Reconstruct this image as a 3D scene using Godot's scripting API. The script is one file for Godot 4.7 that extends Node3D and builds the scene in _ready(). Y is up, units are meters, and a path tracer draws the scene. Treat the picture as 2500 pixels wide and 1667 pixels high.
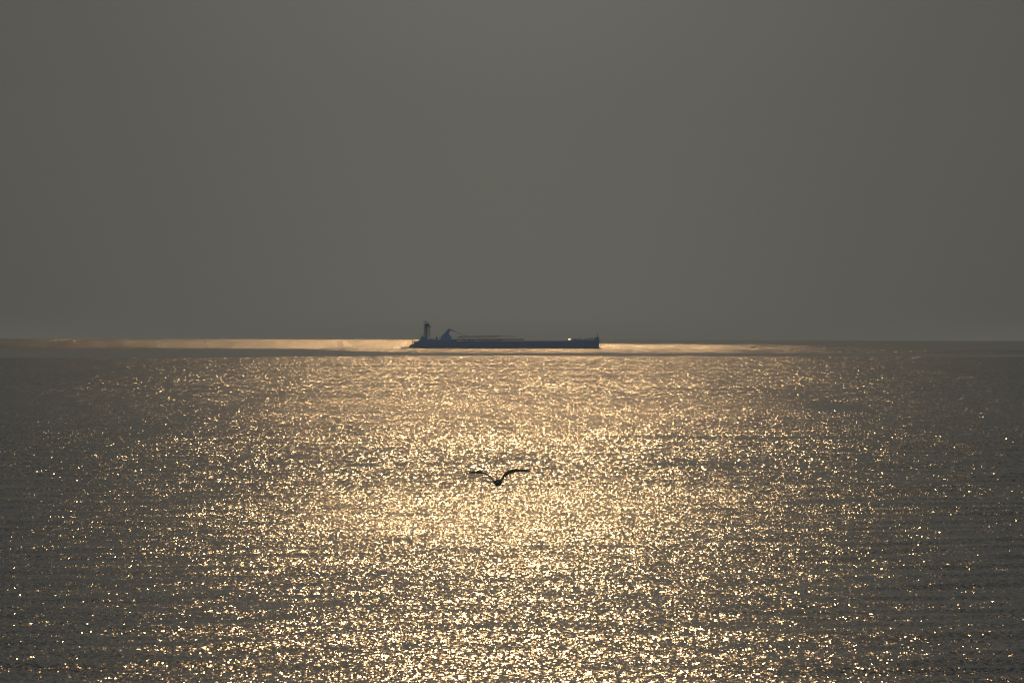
extends Node3D
# A laker far out on a hazy sea at low sun, seen with a long lens from a bluff.

const EARTH := 2.0e7          # radius of the sea's curve as light sees it over cold water (strong refraction), in metres
const EYE := 22.5             # the photographer stands on a bluff
const SUN_HEIGHT := 24.0      # degrees
const EXPOSURE := 0.10
const SHIP_AT := 9960.0      # metres out
const M := 0.4781             # metres to one drawing unit of the ship's side elevation

var mat := {}


func _ready() -> void:
	set_camera()
	set_sky()
	set_sun()
	make_materials()
	build_sea()
	build_ship()
	build_boat()
	build_gull()


# ------------------------------------------------------------------ camera and light

func set_camera() -> void:
	var cam := Camera3D.new()
	cam.name = "camera"
	cam.fov = 4.584
	cam.near = 1.0
	cam.far = 120000.0
	cam.position = Vector3(0, EYE, 0)
	cam.basis = Basis(Vector3.RIGHT, -0.00169) * Basis(Vector3.FORWARD, deg_to_rad(-0.13))
	add_child(cam)


func set_sky() -> void:
	# smoky air: palest low down and round the sun's bearing, bluer higher up and away from the sun
	var w := 720
	var h := 512
	var im := Image.create(w, h, false, Image.FORMAT_RGBAF)
	var low := Vector3(0.220, 0.221, 0.198) / EXPOSURE
	var high := Vector3(0.020, 0.037, 0.053) / EXPOSURE
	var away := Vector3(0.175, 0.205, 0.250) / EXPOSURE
	for y in h:
		var up := 90.0 - (y + 0.5) * 180.0 / h
		var t := 1.0 - exp(-maxf(up, 0.0) / 12.0)
		for x in w:
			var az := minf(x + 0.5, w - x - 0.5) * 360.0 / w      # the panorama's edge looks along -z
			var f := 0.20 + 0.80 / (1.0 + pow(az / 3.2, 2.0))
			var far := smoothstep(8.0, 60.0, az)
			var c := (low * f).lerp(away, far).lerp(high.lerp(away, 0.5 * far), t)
			if up < -2.0:
				c = low * 0.80
			im.set_pixel(x, y, Color(c.x, c.y, c.z))
	im.resize(2880, 1440, Image.INTERPOLATE_BILINEAR)
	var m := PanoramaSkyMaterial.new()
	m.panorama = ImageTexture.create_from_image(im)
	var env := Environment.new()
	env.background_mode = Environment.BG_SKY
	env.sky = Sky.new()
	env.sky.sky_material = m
	env.tonemap_mode = Environment.TONE_MAPPER_LINEAR
	env.tonemap_exposure = EXPOSURE
	env.sdfgi_enabled = true
	env.ssao_enabled = true
	env.ssil_enabled = true
	env.volumetric_fog_enabled = true
	env.volumetric_fog_density = 0.000019
	env.volumetric_fog_albedo = Color(0.82, 0.96, 1.0).linear_to_srgb()
	env.volumetric_fog_anisotropy = 0.70
	var we := WorldEnvironment.new()
	we.name = "world_environment"
	we.environment = env
	add_child(we)
	# thin layer added overhead, out of view, to stretch the global haze upward
	var top := FogVolume.new()
	top.name = "added_haze_layer"
	top.shape = RenderingServer.FOG_VOLUME_SHAPE_BOX
	top.size = Vector3(9000, 80, 9000)
	top.position = Vector3(0, 1600, 0)
	var fm := FogMaterial.new()
	fm.density = 0.00003
	fm.albedo = Color(0.82, 0.96, 1.0).linear_to_srgb()
	top.material = fm
	top.set_meta("kind", "stuff")
	top.set_meta("label", "thin haze layer added overhead to raise the top of the haze")
	add_child(top)


func set_sun() -> void:
	var sun := DirectionalLight3D.new()
	sun.name = "sun"
	sun.light_energy = 0.6
	sun.light_angular_distance = 0.5
	sun.light_color = Color(1.0, 0.615, 0.28).linear_to_srgb()
	var e := deg_to_rad(SUN_HEIGHT)
	sun.basis = Basis.looking_at(-Vector3(0, sin(e), -cos(e)))
	sun.shadow_enabled = true
	add_child(sun)


# ------------------------------------------------------------------ materials

func paint(called: String, r: float, g: float, b: float, rough := 0.6, metal := 0.0) -> StandardMaterial3D:
	var m := StandardMaterial3D.new()
	m.resource_name = called
	m.albedo_color = Color(r, g, b).linear_to_srgb()
	m.roughness = rough
	m.metallic = metal
	mat[called] = m
	return m


func make_materials() -> void:
	var hull := paint("hull_paint", 1, 1, 1, 0.55)
	hull.albedo_texture = streaked(Color(0.43, 0.53, 0.67), Color(0.43, 0.44, 0.46), 11)
	hull.uv1_triplanar = true
	hull.uv1_scale = Vector3(0.03, 0.03, 0.03)
	var boot := paint("boot_paint", 0.13, 0.05, 0.035, 0.6)
	boot.uv1_triplanar = true
	paint("house_paint", 0.36, 0.46, 0.60, 0.5)
	paint("steel_grey", 0.18, 0.20, 0.23, 0.5)
	paint("dark_steel", 0.06, 0.06, 0.06, 0.5)
	paint("glass_dark", 0.02, 0.025, 0.03, 0.08)
	paint("white_gloss", 0.8, 0.8, 0.78, 0.22)
	paint("boat_paint", 0.05, 0.045, 0.045, 0.5)
	var f := paint("gull_feather", 1, 1, 1, 0.85)
	f.vertex_color_use_as_albedo = true


func streaked(a: Color, b: Color, s: int) -> NoiseTexture2D:
	var n := FastNoiseLite.new()
	n.seed = s
	n.frequency = 0.02
	n.fractal_octaves = 4
	var g := Gradient.new()
	g.offsets = PackedFloat32Array([0.0, 0.55, 0.8, 1.0])
	g.colors = PackedColorArray([a.linear_to_srgb(), a.linear_to_srgb(), a.lerp(b, 0.4).linear_to_srgb(), b.linear_to_srgb()])
	var t := NoiseTexture2D.new()
	t.width = 256
	t.height = 256
	t.seamless = true
	t.noise = n
	t.color_ramp = g
	return t


# ------------------------------------------------------------------ the sea

func wave_slopes() -> ImageTexture:
	# facets of wind-ruffled water: each texel is one small tilted face
	var n := 2048
	var rng := RandomNumberGenerator.new()
	rng.seed = 5
	var f := FastNoiseLite.new()
	f.noise_type = FastNoiseLite.TYPE_SIMPLEX_SMOOTH
	f.frequency = 0.07
	f.fractal_octaves = 2
	f.seed = 3
	var a := f.get_seamless_image(n, n).get_data()
	f.seed = 9
	var b := f.get_seamless_image(n, n).get_data()
	f.seed = 21
	f.frequency = 0.012
	f.fractal_octaves = 2
	var c := f.get_seamless_image(n, n).get_data()
	var px := PackedByteArray()
	px.resize(n * n * 4)
	var i := 0
	for y in n:
		var across := ((y * 5) % n) * n
		var along := ((y * 2) % n) * n
		var rx := 0.0
		var rz := 0.0
		for x in n:
			rx = 0.5 * rx + 0.866 * rng.randfn()
			rz = 0.6 * rz + 0.8 * rng.randfn()
			var gust := 0.52 + 0.96 * c[along + x] / 255.0
			var sx := (rx * 0.032 + (a[across + x] - 127.0) * 0.00028) * gust
			var sz := (rz * 0.030 + (b[across + x] - 127.0) * 0.00125) * gust + 0.071
			var k := 127.5 / sqrt(1.0 + sx * sx + sz * sz)
			px[i] = int(127.5 + sx * k + 0.5)
			px[i + 1] = int(127.5 + sz * k + 0.5)
			px[i + 2] = int(127.5 + k)
			px[i + 3] = 255
			i += 4
	return ImageTexture.create_from_image(Image.create_from_data(n, n, false, Image.FORMAT_RGBA8, px))


const SLICKS := [   # smooth streaks: from x, to x, how far out, half depth, in metres
	[-146, 40, 5005, 65], [-50, 10, 4239, 39], [-47, 66, 3982, 44], [-65, 8, 3434, 30], [52, 110, 3143, 42], [17, 75, 1753, 26], [20, 43, 1401, 25],
	[-9, 9, 1448, 8], [82, 103, 2428, 88], [-125, -46, 2760, 24], [-107, -70, 1950, 20], [34, 66, 1101, 12], [-95, 68, 5696, 64], [-33, 165, 4601, 37],
]
const FACETS := [0.045, 0.085, 0.22]   # breadth of a ripple's face in metres: larger with distance from the camera
const LEVELS := 13
const CALMEST := 0.30
const ROUGHEST := 1.50


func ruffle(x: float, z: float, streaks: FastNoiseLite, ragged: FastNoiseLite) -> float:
	# ripple strength by patch: wind slicks and belts, others set for the glitter's brightness: 1 is open water under a light breeze
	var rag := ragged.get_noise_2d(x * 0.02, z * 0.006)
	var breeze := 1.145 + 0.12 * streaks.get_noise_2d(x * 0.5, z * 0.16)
	# flatter ripples inshore, added to dim the near glitter
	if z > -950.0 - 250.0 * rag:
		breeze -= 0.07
	# steeper ripples beyond the calm belt, set to extend the golden glitter
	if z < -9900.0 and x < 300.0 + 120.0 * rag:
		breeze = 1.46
	# flatter ripples off the bow, set to trim the glitter there
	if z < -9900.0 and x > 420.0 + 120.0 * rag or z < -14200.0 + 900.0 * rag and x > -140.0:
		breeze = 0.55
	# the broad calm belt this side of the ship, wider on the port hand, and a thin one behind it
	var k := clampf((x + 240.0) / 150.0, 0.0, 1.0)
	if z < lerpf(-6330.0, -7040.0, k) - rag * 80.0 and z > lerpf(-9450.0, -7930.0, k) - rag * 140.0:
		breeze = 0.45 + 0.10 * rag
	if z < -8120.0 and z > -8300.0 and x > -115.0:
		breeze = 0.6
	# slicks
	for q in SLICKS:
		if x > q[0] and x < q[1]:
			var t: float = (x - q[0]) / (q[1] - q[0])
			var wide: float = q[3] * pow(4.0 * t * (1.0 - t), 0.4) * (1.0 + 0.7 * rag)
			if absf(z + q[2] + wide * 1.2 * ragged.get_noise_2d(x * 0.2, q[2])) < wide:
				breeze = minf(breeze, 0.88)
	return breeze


const SWELL := [   # the longer waves: length in metres, heading in degrees, steepness, phase
	[9.5, -24.0, 0.018, 0.3], [12.5, 33.0, 0.017, 2.7], [16.5, 9.0, 0.018, 1.9], [24.0, 38.0, 0.016, 4.1], [37.0, -12.0, 0.015, 5.2],
]


func swell(x: float, z: float, mesh_size: float, warp: FastNoiseLite) -> Array:
	# [height, normal] of the long waves there; waves too short for the mesh are left to the facets
	var y := 0.0
	var slope := Vector2.ZERO
	for q in SWELL:
		var keep := clampf(q[0] / mesh_size - 2.2, 0.0, 1.0)
		if keep > 0.0:
			var k: float = TAU / q[0]
			var way := Vector2(sin(deg_to_rad(q[1])), cos(deg_to_rad(q[1])))
			var at: float = k * (way.x * x + way.y * z) + q[3] + 4.5 * warp.get_noise_2d(x * 1.2 + q[0] * 40.0, z * 0.9)
			y += keep * q[2] / k * cos(at)
			slope -= keep * q[2] * sin(at) * way
	return [y, Vector3(-slope.x, 1.0, -slope.y).normalized()]


func build_sea() -> void:
	var slopes := wave_slopes()
	var streaks := FastNoiseLite.new()
	streaks.seed = 31
	streaks.frequency = 0.012
	var ragged := FastNoiseLite.new()
	ragged.seed = 8
	ragged.frequency = 0.5
	ragged.fractal_octaves = 3
	# columns fan out from the bluff, close together where the picture looks
	var az := PackedFloat32Array()
	for c in 9:
		az.append(lerpf(-1.35, -0.12, c / 9.0))
	for c in 141:
		az.append(lerpf(-0.12, 0.12, c / 140.0))
	for c in 9:
		az.append(lerpf(0.12, 1.35, (c + 1) / 9.0))
	var cols := az.size()
	var ds := PackedFloat32Array([20.0, 60.0, 150.0])
	var d := 300.0
	while d < 60000.0:
		ds.append(d)
		d *= 1.0045 if d < 1800.0 else (1.006 if d < 16000.0 else 1.05)
	var rows := ds.size()
	var pts := []
	var tilts := []
	for r in rows:
		var line := PackedVector3Array()
		var tilt := PackedVector3Array()
		var spacing := ds[mini(r + 1, rows - 1)] - ds[mini(r, rows - 2)]
		for c in cols:
			var x := ds[r] * tan(az[c])
			var here := [0.0, Vector3.UP]
			if spacing < 20.0 and c > 9 and c < cols - 10:
				here = swell(x, -ds[r], spacing, streaks)
			line.append(Vector3(x, here[0] - (x * x + ds[r] * ds[r]) / 2.0 / EARTH, -ds[r]))
			tilt.append(here[1])
		pts.append(line)
		tilts.append(tilt)
	# cells sorted by how ruffled they are and by the size of the waves that still show there
	var verts := []
	var norms := []
	var uvs := []
	for l in LEVELS * FACETS.size():
		verts.append(PackedVector3Array())
		norms.append(PackedVector3Array())
		uvs.append(PackedVector2Array())
	for r in rows - 1:
		for c in cols - 1:
			var mid := (ds[r] + ds[r + 1]) / 2.0
			var x := mid * tan((az[c] + az[c + 1]) / 2.0)
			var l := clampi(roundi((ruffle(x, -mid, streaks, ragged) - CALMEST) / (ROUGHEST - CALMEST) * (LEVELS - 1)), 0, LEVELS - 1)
			# facets step up in size with camera distance to keep the glints grainy
			var lod_dist := mid * (1.0 + 0.25 * ragged.get_noise_2d(x * 0.7, mid * 0.11))
			var band := 0 if lod_dist < 1250.0 else (1 if lod_dist < 2900.0 else 2)
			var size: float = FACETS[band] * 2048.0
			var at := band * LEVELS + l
			for q in [[r, c], [r + 1, c], [r, c + 1], [r, c + 1], [r + 1, c], [r + 1, c + 1]]:
				var p: Vector3 = pts[q[0]][q[1]]
				verts[at].append(p)
				norms[at].append(tilts[q[0]][q[1]])
				uvs[at].append(Vector2(p.x / size, -p.z / (size * 10.0)))
	var mesh := ArrayMesh.new()
	var waters := []
	for l in LEVELS * FACETS.size():
		var m := StandardMaterial3D.new()
		m.resource_name = "sea_water"
		m.albedo_color = Color(0.008, 0.014, 0.014).linear_to_srgb()
		m.roughness = 0.12
		m.metallic_specular = 0.36
		m.normal_enabled = true
		m.normal_texture = slopes
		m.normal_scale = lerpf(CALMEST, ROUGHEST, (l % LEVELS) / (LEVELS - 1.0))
		m.texture_filter = BaseMaterial3D.TEXTURE_FILTER_NEAREST
		waters.append(m)
	for at in verts.size():
		if verts[at].is_empty():
			continue
		var tans := PackedFloat32Array()
		tans.resize(verts[at].size() * 4)
		tans.fill(0.0)
		for i in verts[at].size():
			tans[i * 4] = 1.0
			tans[i * 4 + 3] = 1.0
		var arr := []
		arr.resize(Mesh.ARRAY_MAX)
		arr[Mesh.ARRAY_VERTEX] = verts[at]
		arr[Mesh.ARRAY_NORMAL] = norms[at]
		arr[Mesh.ARRAY_TANGENT] = tans
		arr[Mesh.ARRAY_TEX_UV] = uvs[at]
		mesh.add_surface_from_arrays(Mesh.PRIMITIVE_TRIANGLES, arr)
		mesh.surface_set_material(mesh.get_surface_count() - 1, waters[at])
	var sea := MeshInstance3D.new()
	sea.name = "sea"
	sea.mesh = mesh
	sea.set_meta("kind", "structure")
	add_child(sea)


# ------------------------------------------------------------------ mesh helpers

func tool() -> SurfaceTool:
	var st := SurfaceTool.new()
	st.begin(Mesh.PRIMITIVE_TRIANGLES)
	st.set_smooth_group(-1)
	return st


func quad(st: SurfaceTool, a: Vector3, b: Vector3, c: Vector3, d: Vector3) -> void:
	for p in [a, b, c, a, c, d]:
		st.add_vertex(p)


func add_box(st: SurfaceTool, lo: Vector3, hi: Vector3) -> void:
	add_prism(st, PackedVector2Array([Vector2(lo.x, lo.y), Vector2(hi.x, lo.y), Vector2(hi.x, hi.y), Vector2(lo.x, hi.y)]), lo.z, hi.z)


func add_prism(st: SurfaceTool, outline: PackedVector2Array, z0: float, z1: float, narrow := 1.0) -> void:
	# an outline in x and y, pulled through z
	var o := outline.duplicate()
	if Geometry2D.is_polygon_clockwise(o):
		o.reverse()
	var n := o.size()
	for i in n:
		var a := o[i]
		var b := o[(i + 1) % n]
		quad(st, Vector3(a.x, a.y, z1), Vector3(a.x, a.y, z0), Vector3(b.x, b.y, z0), Vector3(b.x, b.y, z1))
	var t := Geometry2D.triangulate_polygon(o)
	for i in range(0, t.size(), 3):
		for k in [0, 2, 1]:
			st.add_vertex(Vector3(o[t[i + k]].x, o[t[i + k]].y, z1))
		for k in [0, 1, 2]:
			st.add_vertex(Vector3(o[t[i + k]].x, o[t[i + k]].y, z0))


func add_tube(st: SurfaceTool, a: Vector3, b: Vector3, ra: float, rb := -1.0, sides := 8) -> void:
	if rb < 0.0:
		rb = ra
	var axis := (b - a).normalized()
	var u := axis.cross(Vector3.UP if absf(axis.y) < 0.9 else Vector3.RIGHT).normalized()
	var w := axis.cross(u)
	for i in sides:
		var p := u * cos(TAU * i / sides) + w * sin(TAU * i / sides)
		var q := u * cos(TAU * (i + 1) / sides) + w * sin(TAU * (i + 1) / sides)
		quad(st, a + p * ra, a + q * ra, b + q * rb, b + p * rb)
		st.add_vertex(a); st.add_vertex(a + q * ra); st.add_vertex(a + p * ra)
		st.add_vertex(b); st.add_vertex(b + p * rb); st.add_vertex(b + q * rb)


func part(called: String, st: SurfaceTool, material: String, parent: Node, label := "") -> MeshInstance3D:
	st.generate_normals()
	var o := MeshInstance3D.new()
	o.name = called
	o.mesh = st.commit()
	o.material_override = null
	o.mesh.surface_set_material(0, mat[material])
	if label:
		o.set_meta("label", label)
	parent.add_child(o, true)
	return o


func thing(called: String, label: String, category: String, at: Vector3) -> Node3D:
	var o := Node3D.new()
	o.name = called
	o.position = at
	o.set_meta("label", label)
	o.set_meta("category", category)
	add_child(o, true)
	return o


# ------------------------------------------------------------------ the ship

func s(px: float, py: float) -> Vector2:
	# a point of the side elevation, drawing units -> metres from midships at the waterline
	return Vector2((px - 1222.0) * M, (850.75 + (px - 1222.0) * 0.00227 - py) * M)


func s3(px: float, py: float, z: float) -> Vector3:
	var p := s(px, py)
	return Vector3(p.x, p.y, z)


func outline(points: Array) -> PackedVector2Array:
	var o := PackedVector2Array()
	for p in points:
		o.append(s(p[0], p[1]))
	return o


func beam_at(px: float) -> float:
	# half breadth of the deck
	var c := [[997, 5.0], [1002, 7.5], [1012, 10.0], [1030, 11.6], [1060, 11.9], [1420, 11.9], [1436, 10.9], [1446, 8.8], [1454, 5.9], [1460, 2.9], [1463.8, 0.35]]
	for i in c.size() - 1:
		if px <= c[i + 1][0]:
			return lerpf(c[i][1], c[i + 1][1], clampf((px - c[i][0]) / (c[i + 1][0] - c[i][0]), 0.0, 1.0))
	return 0.35


func build_ship() -> void:
	var ship := thing("cargo_ship", "long dark blue self-unloading cargo ship with a tall wheelhouse tower aft", "ship", Vector3((1222.0 - 1250.0) * M, -SHIP_AT * SHIP_AT / 2.0 / EARTH, -SHIP_AT))
	# hull, lofted from stern to stem
	var st := tool()
	var deck := [[997, 847.2], [1001, 841.5], [1008, 840.3], [1011.5, 840.0], [1013, 836.0], [1022, 833.6], [1040, 833.0], [1100, 832.9], [1200, 832.9], [1300, 832.9], [1400, 832.7], [1420, 831.6], [1430, 830.4], [1436, 830.2], [1441, 830.1], [1446, 830.0], [1450, 830.0], [1454, 829.9], [1457, 829.8], [1460, 829.7], [1462, 829.7], [1463.8, 829.6]]
	var rings := []
	for k in deck:
		var p := s(k[0], k[1])
		var b := beam_at(k[0])
		var foot := b * (0.93 if k[0] < 1420 else lerpf(0.93, 0.55, (k[0] - 1420) / 43.8))
		rings.append([Vector3(p.x, p.y, -b), Vector3(p.x, minf(p.y, 1.2), -lerpf(b, foot, 0.5)), Vector3(p.x, -3.0, -foot), Vector3(p.x, -3.0, foot), Vector3(p.x, minf(p.y, 1.2), lerpf(b, foot, 0.5)), Vector3(p.x, p.y, b)])
	for i in rings.size() - 1:
		for j in 6:
			quad(st, rings[i][j], rings[i + 1][j], rings[i + 1][(j + 1) % 6], rings[i][(j + 1) % 6])
	for j in [1, 2, 3, 4]:
		st.add_vertex(rings[0][0]); st.add_vertex(rings[0][j]); st.add_vertex(rings[0][j + 1])
		st.add_vertex(rings[-1][0]); st.add_vertex(rings[-1][j + 1]); st.add_vertex(rings[-1][j])
	var hull := part("hull", st, "hull_paint", ship)
	# boot topping just above the water, a little proud of the plating
	st = tool()
	for side in [-1, 1]:
		for i in rings.size() - 1:
			var a: Vector3 = rings[i][1 if side < 0 else 4]
			var b: Vector3 = rings[i + 1][1 if side < 0 else 4]
			var o := Vector3(0, 0, 0.06 * side)
			var c: Array = [Vector3(a.x, -0.5, a.z), Vector3(a.x, 0.95, a.z), Vector3(b.x, 0.95, b.z), Vector3(b.x, -0.5, b.z)]
			for q in 4:
				c[q] += o
			if side < 0:
				c.reverse()
			quad(st, c[0], c[1], c[2], c[3])
	part("boot_topping", st, "boot_paint", hull, "dull red boot topping along the waterline")
	st = tool()
	add_tube(st, s3(1460, 850.6, 0), s3(1464.5, 850.2, 0), 1.2, 1.1, 10)
	add_tube(st, s3(1464.5, 850.2, 0), s3(1467.3, 850.6, 0), 1.1, 0.25, 10)
	part("bulbous_bow", st, "boot_paint", hull)
	# low after deck, hardly above the water
	st = tool()
	add_prism(st, outline([[979.5, 847.6], [981, 847.1], [999, 847.2], [999, 852], [979.5, 852]]), -5.0, 5.0)
	part("stern_platform", st, "steel_grey", ship)
	# superstructure in tiers
	var house := Node3D.new()
	house.name = "deckhouse"
	ship.add_child(house, true)
	var tiers := [
		[[[1010, 836.2], [1020, 834.6], [1021, 831.6], [1104, 829.3], [1117, 832.2], [1117, 833.6], [1010, 840]], 10.2],
		[[[1021, 832.5], [1021.3, 831.4], [1024.7, 830.0], [1043.5, 828.0], [1054.8, 828.0], [1065, 829.4], [1075, 829.4], [1075, 832.5]], 9.0],
		[[[1024.8, 830.6], [1025.4, 826.4], [1026.6, 824.0], [1043.2, 824.6], [1043.4, 830.6]], 7.2],
	]
	for t in tiers:
		st = tool()
		add_prism(st, outline(t[0]), -t[1], t[1])
		part("deckhouse_tier", st, "house_paint", house)
	# funnel casing and the small fittings aft
	st = tool()
	add_prism(st, outline([[1029, 824.5], [1030.6, 823.2], [1032, 822.3], [1034.6, 822.0], [1037, 823.0], [1038, 824.5]]), -3.0, 3.0)
	part("funnel", st, "house_paint", ship)
	st = tool()
	add_tube(st, s3(1031, 823.6, 4.5), s3(1028.2, 818.2, 4.5), 0.55, 0.4)
	part("davit", st, "steel_grey", ship)
	st = tool()
	add_tube(st, s3(1007.8, 840.6, 2), s3(1007.6, 834.4, 2), 0.5)
	add_tube(st, s3(1007.6, 834.4, 2), s3(1007.3, 832.9, 2), 0.75, 1.0)
	part("towing_post", st, "dark_steel", ship)
	for f in [[1012.2, 834.0], [1014.6, 834.6], [1017.3, 833.2]]:
		st = tool()
		add_tube(st, s3(f[0], 838, -3), s3(f[0], f[1], -3), 0.45, 0.5)
		part("bollard", st, "dark_steel", ship)
	st = tool()
	add_prism(st, outline([[1064.0, 829.6], [1064.2, 823.0], [1064.9, 820.0], [1065.6, 820.0], [1066.6, 823.4], [1067, 829.6]]), -1.4, 1.4)
	part("ventilator", st, "dark_steel", ship)
	st = tool()
	add_box(st, s3(1066.5, 826.4, -4), s3(1076, 825.2, 4))
	part("catwalk", st, "steel_grey", ship)
	for f in [[1049, 827.2, 0.9], [1052.5, 826.4, 1.1], [1057, 827.0, 1.3], [1061, 828.0, 0.8]]:
		st = tool()
		add_box(st, s3(f[0] - f[2], 830, -f[2] * 2), s3(f[0] + f[2], f[1], f[2] * 2))
		part("deck_locker", st, "house_paint", ship)
	# wheelhouse on its tower
	var tower := Node3D.new()
	tower.name = "wheelhouse_tower"
	ship.add_child(tower, true)
	st = tool()
	add_box(st, s3(1038.4, 829, -2.3), s3(1043.1, 799, 2.3))
	part("trunk", st, "house_paint", tower)
	for z in [-4.2, 4.2]:
		st = tool()
		add_tube(st, s3(1034.0, 823.5, z), s3(1036.2, 799, z), 0.26)
		part("tower_leg", st, "steel_grey", tower)
		st = tool()
		add_tube(st, s3(1049.2, 828.5, z), s3(1048.0, 799, z), 0.26)
		part("tower_leg", st, "steel_grey", tower)
		for k in 4:
			var y0 := 823.0 - k * 6.0
			for f in [[1034.05 + k * 0.54, 1038.4, 0.0], [1038.4, 1034.6 + k * 0.54, 0.0], [1043.1, 1049.0 - k * 0.25, 0.0], [1049.0 - k * 0.25, 1043.1, 0.0]]:
				st = tool()
				add_tube(st, s3(f[0], y0, z), s3(f[1], y0 - 6.0, z * (0.55 if absf(f[1] - 1040.7) < 3.0 else 1.0)), 0.15, 0.15, 6)
				part("tower_brace", st, "steel_grey", tower)
	st = tool()
	add_prism(st, outline([[1036.2, 799.6], [1036.0, 792.2], [1048.0, 792.2], [1047.8, 798.6], [1043.5, 799.6]]), -6.0, 6.0)
	part("wheelhouse", st, "house_paint", tower)
	st = tool()
	add_box(st, s3(1035.3, 792.2, -6.8), s3(1048.7, 790.9, 6.8))
	part("wheelhouse_roof", st, "steel_grey", tower)
	for k in 6:
		st = tool()
		add_box(st, s3(1036.9 + k * 1.85, 795.6, 5.9), s3(1038.3 + k * 1.85, 793.2, 6.05))
		part("window", st, "glass_dark", tower)
	st = tool()
	add_box(st, s3(1047.8, 798.6, -1.2), s3(1055.6, 797.8, 1.2))
	add_tube(st, s3(1049.8, 797.8, 0.9), s3(1049.8, 796.0, 0.9), 0.5)
	add_tube(st, s3(1053.6, 797.8, 0.9), s3(1054.6, 796.4, 0.9), 0.2)
	part("lookout_platform", st, "steel_grey", tower)
	var mast := Node3D.new()
	mast.name = "radar_mast"
	ship.add_child(mast, true)
	st = tool()
	add_tube(st, s3(1037.6, 791, 0), s3(1037.5, 780.6, 0), 0.32, 0.16)
	part("pole", st, "dark_steel", mast)
	st = tool()
	add_tube(st, s3(1033.6, 785.3, 0), s3(1041.0, 785.1, 0), 0.22)
	part("yard", st, "dark_steel", mast)
	st = tool()
	add_tube(st, s3(1041.0, 790.9, 1.5), s3(1041.0, 785.4, 1.5), 0.16)
	part("antenna", st, "dark_steel", mast)
	st = tool()
	add_tube(st, s3(1044.3, 790.9, 1), s3(1044.3, 788.4, 1), 0.3)
	add_box(st, s3(1042.4, 788.6, 0.6), s3(1046.0, 787.2, 1.4))
	part("radar_scanner", st, "dark_steel", mast)
	st = tool()
	add_tube(st, s3(1035.8, 798, -2), s3(1032.3, 790.5, -2), 0.14)
	part("antenna", st, "dark_steel", mast)
	# boom tower (the hooked frame that carries the boom)
	st = tool()
	add_prism(st, outline([[1075, 830.5], [1075.4, 827.5], [1077, 821.2], [1093.6, 803.8], [1095.2, 802.6], [1100.8, 803.4], [1101.4, 806.2], [1098.6, 808.2], [1096.4, 812.5], [1096.2, 816.7], [1102.6, 822.6], [1103.3, 824.6], [1101.2, 827.2], [1103.4, 830.5]]), -3.4, 3.4)
	part("boom_tower", st, "hull_paint", ship)
	# stays from the tower to the boom
	for z in [-1.6, 1.6]:
		var stay := Node3D.new()
		stay.name = "boom_stay"
		ship.add_child(stay, true)
		st = tool()
		add_tube(st, s3(1100.6, 805.0, z), s3(1111.4, 809.5, z), 0.42)
		part("stay_block", st, "dark_steel", stay)
		st = tool()
		add_tube(st, s3(1111.4, 809.5, z), s3(1138, 820.6, z), 0.16, 0.14, 6)
		part("cable", st, "dark_steel", stay)
		st = tool()
		add_tube(st, s3(1116.8, 811.8, z), s3(1119.6, 813.0, z), 0.34)
		part("stay_block", st, "dark_steel", stay)
	# the unloading boom: a lattice girder lying along the deck
	var boom := Node3D.new()
	boom.name = "unloading_boom"
	ship.add_child(boom, true)
	for z in [-1.7, 1.7]:
		st = tool()
		add_tube(st, s3(1102, 829.6, z), s3(1278, 828.9, z), 0.48)
		part("lower_chord", st, "dark_steel", boom)
		st = tool()
		add_tube(st, s3(1117.5, 824.6, z), s3(1125, 821.7, z), 0.38)
		add_tube(st, s3(1125, 821.7, z), s3(1218, 821.0, z), 0.38)
		add_tube(st, s3(1218, 821.0, z), s3(1262, 821.8, z), 0.22, 0.18)
		part("upper_chord", st, "dark_steel", boom)
		for k in 14:
			var x := 1118.0 + k * 6.9
			st = tool()
			var low_first: bool = k % 2 == 0
			add_tube(st, s3(x, 829.4 if low_first else 821.4, z), s3(x + 6.9, 821.4 if low_first else 829.4, z), 0.24, 0.24, 6)
			part("diagonal", st, "dark_steel", boom)
		for k in 5:
			st = tool()
			add_tube(st, s3(1222 + k * 10, 829.0, z), s3(1222 + k * 10, 821.4, z), 0.10, 0.10, 6)
			part("post", st, "dark_steel", boom)
	st = tool()
	add_box(st, s3(1240, 829.6, -1.5), s3(1277.4, 828.6, 1.5))
	part("conveyor", st, "dark_steel", boom)
	st = tool()
	add_box(st, s3(1269, 829.8, -2.1), s3(1279, 827.6, 2.1))
	part("boom_head", st, "dark_steel", boom)
	st = tool()
	add_tube(st, s3(1103, 823.4, 0), s3(1118, 823.2, 0), 0.14)
	part("guard_rail", st, "dark_steel", boom)
	# boom machinery and rests on deck
	for f in [[1131.5, 829.8, 1141, 834, 3.2], [1143, 830.6, 1150, 834, 2.6], [1152, 829.8, 1158, 834, 3.0]]:
		st = tool()
		add_box(st, s3(f[0], f[3], -f[4]), s3(f[2], f[1], f[4]))
		part("winch_housing", st, "hull_paint", ship)
	st = tool()
	add_box(st, s3(1166, 831.9, -2.0), s3(1211, 831.2, 2.0))
	part("walkway", st, "steel_grey", ship)
	var rest := Node3D.new()
	rest.name = "boom_rest"
	ship.add_child(rest, true)
	for x in [1215.4, 1222.4]:
		for z in [-2.4, 2.4]:
			st = tool()
			add_tube(st, s3(x, 833.5, z), s3(lerpf(x, 1219, 0.3), 827.5, z), 0.4)
			part("leg", st, "dark_steel", rest)
	st = tool()
	add_box(st, s3(1214.8, 830.8, -2.8), s3(1223.6, 829.6, 2.8))
	part("saddle", st, "dark_steel", rest)
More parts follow.
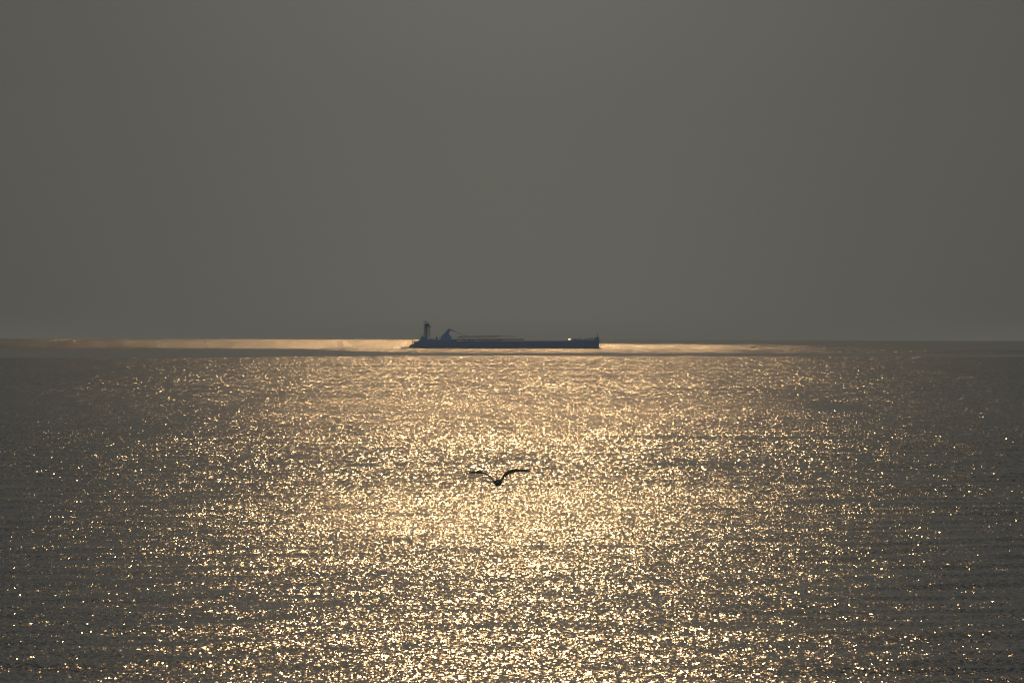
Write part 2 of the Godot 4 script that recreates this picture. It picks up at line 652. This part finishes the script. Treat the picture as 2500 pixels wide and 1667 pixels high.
	# hatch coamings along the deck
	for k in 19:
		var x := 1172.0 + k * 11.0
		st = tool()
		add_box(st, s3(x, 833.2, -7.0), s3(x + 8.0, 832.5, 7.0))
		part("hatch_cover", st, "steel_grey", ship)
	# fore deck: sloped housing, tilted white lid, foremast
	st = tool()
	add_prism(st, outline([[1379.5, 833], [1382, 831.6], [1388, 830.4], [1402.6, 826.5], [1405, 826.9], [1416, 828.4], [1431, 829.4], [1431, 833], [1401, 833], [1400.2, 831.2], [1389.2, 831.8], [1388.4, 833]]), -5.5, 5.5)
	part("forward_housing", st, "hull_paint", ship)
	st = tool()
	add_box(st, Vector3(-1.05, -0.06, -1.9), Vector3(1.05, 0.06, 1.9))
	var lid := part("hatch_lid", st, "white_gloss", ship, "small white glossy hatch lid tilted open")
	lid.position = s3(1390.4, 828.4, 3.2)
	lid.rotation.x = deg_to_rad(12.0)
	st = tool()
	add_tube(st, s3(1416.3, 829, 0), s3(1416.4, 818.8, 0), 0.36, 0.2)
	part("foremast", st, "dark_steel", ship)
	for f in [[1424, 828.0, 0.7], [1427.5, 828.6, 0.5], [1421, 828.7, 0.8]]:
		st = tool()
		add_tube(st, s3(f[0], 831, 1.5), s3(f[0], f[1], 1.5), f[2])
		part("windlass", st, "dark_steel", ship)
	# bulwark round the bow, open beneath its rail for most of its length
	var bulwark := Node3D.new()
	bulwark.name = "bow_bulwark"
	ship.add_child(bulwark, true)
	for side in [-1, 1]:
		st = tool()
		var xs := [1431.0, 1436.0, 1441.0, 1446.0, 1450.0, 1452.0, 1454.0, 1457.0, 1460.0, 1462.0, 1463.9]
		for i in xs.size() - 1:
			var x0: float = xs[i]
			var x1: float = xs[i + 1]
			var t0 := lerpf(826.4, 823.7, (x0 - 1431.0) / 32.8)
			var t1 := lerpf(826.4, 823.7, (x1 - 1431.0) / 32.8)
			var f0 := 830.6 if x0 >= 1452.0 else t0 + 2.2
			var f1 := 830.6 if x0 >= 1452.0 else t1 + 2.2
			var z0: float = side * (beam_at(x0) - 0.02)
			var z1: float = side * (beam_at(x1) - 0.02)
			var w: float = -0.25 * side
			var ring := [s3(x0, f0, z0), s3(x1, f1, z1), s3(x1, t1, z1), s3(x0, t0, z0), s3(x0, f0, z0 + w), s3(x1, f1, z1 + w), s3(x1, t1, z1 + w), s3(x0, t0, z0 + w)]
			quad(st, ring[0], ring[1], ring[2], ring[3]); quad(st, ring[5], ring[4], ring[7], ring[6])
			quad(st, ring[3], ring[2], ring[6], ring[7]); quad(st, ring[1], ring[0], ring[4], ring[5])
			quad(st, ring[0], ring[3], ring[7], ring[4]); quad(st, ring[2], ring[1], ring[5], ring[6])
		part("bulwark_plate", st, "hull_paint", bulwark)
		for k in 6:
			var x := 1432.0 + k * 3.8
			st = tool()
			add_tube(st, s3(x, 831.2, side * (beam_at(x) - 0.2)), s3(x, 827.6, side * (beam_at(x) - 0.2)), 0.18, 0.18, 6)
			part("stanchion", st, "hull_paint", bulwark)
	var bow_mast := Node3D.new()
	bow_mast.name = "bow_mast"
	ship.add_child(bow_mast, true)
	st = tool()
	add_tube(st, s3(1458.9, 830, 0), s3(1459.4, 813.6, 0), 0.3, 0.14)
	part("pole", st, "dark_steel", bow_mast)
	st = tool()
	add_tube(st, s3(1458.0, 824.4, 0), s3(1459.6, 820.2, 0), 0.75, 0.4)
	part("winch_platform", st, "dark_steel", bow_mast)
	st = tool()
	add_tube(st, s3(1459.3, 818.0, 0), s3(1461.4, 817.0, 0), 0.42, 0.3)
	part("mast_lamp", st, "dark_steel", bow_mast)


# ------------------------------------------------------------------ the small boat

func build_boat() -> void:
	var d := 10900.0
	var boat := thing("motor_boat", "tiny dark open motor boat alone on the golden water off the bow", "boat", Vector3((1840.5 - 1250.0) / 20830.0 * d, -d * d / 2.0 / EARTH, -d))
	var st := tool()
	var rings := []
	for k in [[-2.9, 1.0, 0.75], [-1.2, 1.15, 0.7], [0.6, 1.15, 0.75], [2.0, 0.8, 0.9], [3.0, 0.08, 1.15]]:
		rings.append([Vector3(k[0], k[2], -k[1]), Vector3(k[0], -0.3, -k[1] * 0.6), Vector3(k[0], -0.3, k[1] * 0.6), Vector3(k[0], k[2], k[1])])
	for i in 4:
		for j in 4:
			quad(st, rings[i][j], rings[i + 1][j], rings[i + 1][(j + 1) % 4], rings[i][(j + 1) % 4])
	quad(st, rings[0][0], rings[0][1], rings[0][2], rings[0][3])
	quad(st, rings[4][3], rings[4][2], rings[4][1], rings[4][0])
	part("hull", st, "boat_paint", boat)
	st = tool()
	add_prism(st, PackedVector2Array([Vector2(-0.4, 0.6), Vector2(1.4, 0.6), Vector2(0.8, 1.35), Vector2(-0.2, 1.35)]), -0.8, 0.8)
	part("console", st, "boat_paint", boat)
	st = tool()
	add_tube(st, Vector3(-3.1, -0.3, 0), Vector3(-3.0, 1.0, 0), 0.15, 0.28)
	part("outboard_motor", st, "dark_steel", boat)


# ------------------------------------------------------------------ the gull

func build_gull() -> void:
	# One continuous skin, lofted across the span: thin wing sections that swell into the body's side profile and thin out again.
	# each row: x (m), y (m), fore-aft shift, chord, thickness, incidence in degrees, body share
	var g := 0.0084                                  # metres to one drawing unit
	var rows := []
	var left := [[-77.0, 23.8, -0.10, 0.02, 0.006, 14.0], [-71.0, 24.6, -0.08, 0.07, 0.010, 16.0], [-64.0, 25.3, -0.04, 0.11, 0.013, 19.0], [-56.0, 26.0, -0.01, 0.14, 0.016, 22.0], [-47.0, 26.4, 0.02, 0.16, 0.019, 23.0], [-41.0, 25.6, 0.04, 0.17, 0.021, 19.0], [-33.0, 23.2, 0.05, 0.175, 0.022, 11.0], [-25.5, 19.8, 0.045, 0.175, 0.023, 7.0], [-18.0, 14.0, 0.03, 0.18, 0.024, 6.0], [-11.5, 7.0, 0.01, 0.19, 0.028, 6.0]]
	var right := [[9.0, 5.5, 0.01, 0.20, 0.030, 20.0], [13.0, 13.5, 0.03, 0.185, 0.028, 27.0], [20.0, 21.0, 0.045, 0.18, 0.026, 28.0], [28.0, 26.2, 0.05, 0.175, 0.024, 28.0], [35.0, 28.4, 0.045, 0.17, 0.023, 27.0], [43.0, 29.6, 0.03, 0.16, 0.021, 25.0], [53.0, 30.2, 0.01, 0.14, 0.018, 24.0], [62.0, 30.2, -0.02, 0.11, 0.015, 22.0], [71.0, 29.9, -0.06, 0.085, 0.013, 20.0], [80.0, 29.0, -0.10, 0.04, 0.010, 14.0]]
	var n := 28
	var rings := []
	for k in left:
		rings.append(wing_ring(k, g, n))
	for i in 9:
		rings.append(body_ring((i - 4) / 4.0, n))
	for k in right:
		rings.append(wing_ring(k, g, n))
	var st := SurfaceTool.new()
	st.begin(Mesh.PRIMITIVE_TRIANGLES)
	st.set_smooth_group(0)
	var total := rings.size()
	for i in total - 1:
		for j in n:
			var k := (j + 1) % n
			for p in [[i, j], [i + 1, k], [i + 1, j], [i, j], [i, k], [i + 1, k]]:
				var v: Vector3 = rings[p[0]][p[1]]
				var tip: bool = absf(v.x) > 0.52
				st.set_color(Color(0.05, 0.035, 0.02) if tip else (Color(0.13, 0.10, 0.06) if v.y > 0.03 or absf(v.x) > 0.1 else Color(0.22, 0.21, 0.20)))
				st.add_vertex(v)
	for e in [0, total - 1]:
		for j in range(1, n - 1):
			for q in ([0, j, j + 1] if e == 0 else [0, j + 1, j]):
				st.set_color(Color(0.02, 0.02, 0.02))
				st.add_vertex(rings[e][q])
	st.index()
	st.generate_normals()
	var o := MeshInstance3D.new()
	o.name = "gull"
	o.mesh = st.commit()
	o.mesh.surface_set_material(0, mat.gull_feather)
	var d := 175.0
	o.position = Vector3((1216.0 - 1250.0) / 20830.0 * d, EYE - d * 0.01827, -d)
	o.set_meta("label", "dark gull gliding with both wings raised above the sparkling water")
	o.set_meta("category", "bird")
	add_child(o)


func wing_ring(k: Array, g: float, n: int) -> PackedVector3Array:
	# a closed aerofoil loop; +z is towards the tail
	var r := PackedVector3Array()
	var inc := deg_to_rad(k[5])
	for j in n:
		var a := TAU * j / n
		var c: float = -cos(a) * k[3] / 2.0
		var t: float = sin(a) * k[4] / 2.0 * (1.0 - 0.6 * (c / k[3] + 0.5))
		r.append(Vector3(k[0] * g, k[1] * g + t * cos(inc) - c * sin(inc), c * cos(inc) - k[2]))
	return r


func body_ring(side: float, n: int) -> PackedVector3Array:
	# slice of the body, head forward (-z), tail aft; side runs from the left flank to the right
	var r := PackedVector3Array()
	var q := sqrt(maxf(0.0, 1.0 - side * side))
	for j in n:
		var a := TAU * j / n
		var z := -cos(a)
		# side profile: bill, head, breast, belly, tail
		var half := 0.30 * (0.30 + 0.70 * q)
		var zz := z * half
		var fat := 0.072 * pow(maxf(0.0, 1.0 - z * z), 0.42) * (1.0 - 0.35 * maxf(z, 0.0) - 0.25 * maxf(-z, 0.0))
		fat = fat * (0.25 + 0.75 * q)
		var dip := -0.050 * maxf(0.0, -z - 0.35)
		var narrow := 1.0 - 0.55 * smoothstep(0.45, 1.0, absf(z))
		r.append(Vector3(side * 0.080 * narrow + 0.082 * smoothstep(0.1, 1.0, -z) * q, signf(sin(a)) * fat + dip + 0.004, zz))
	return r
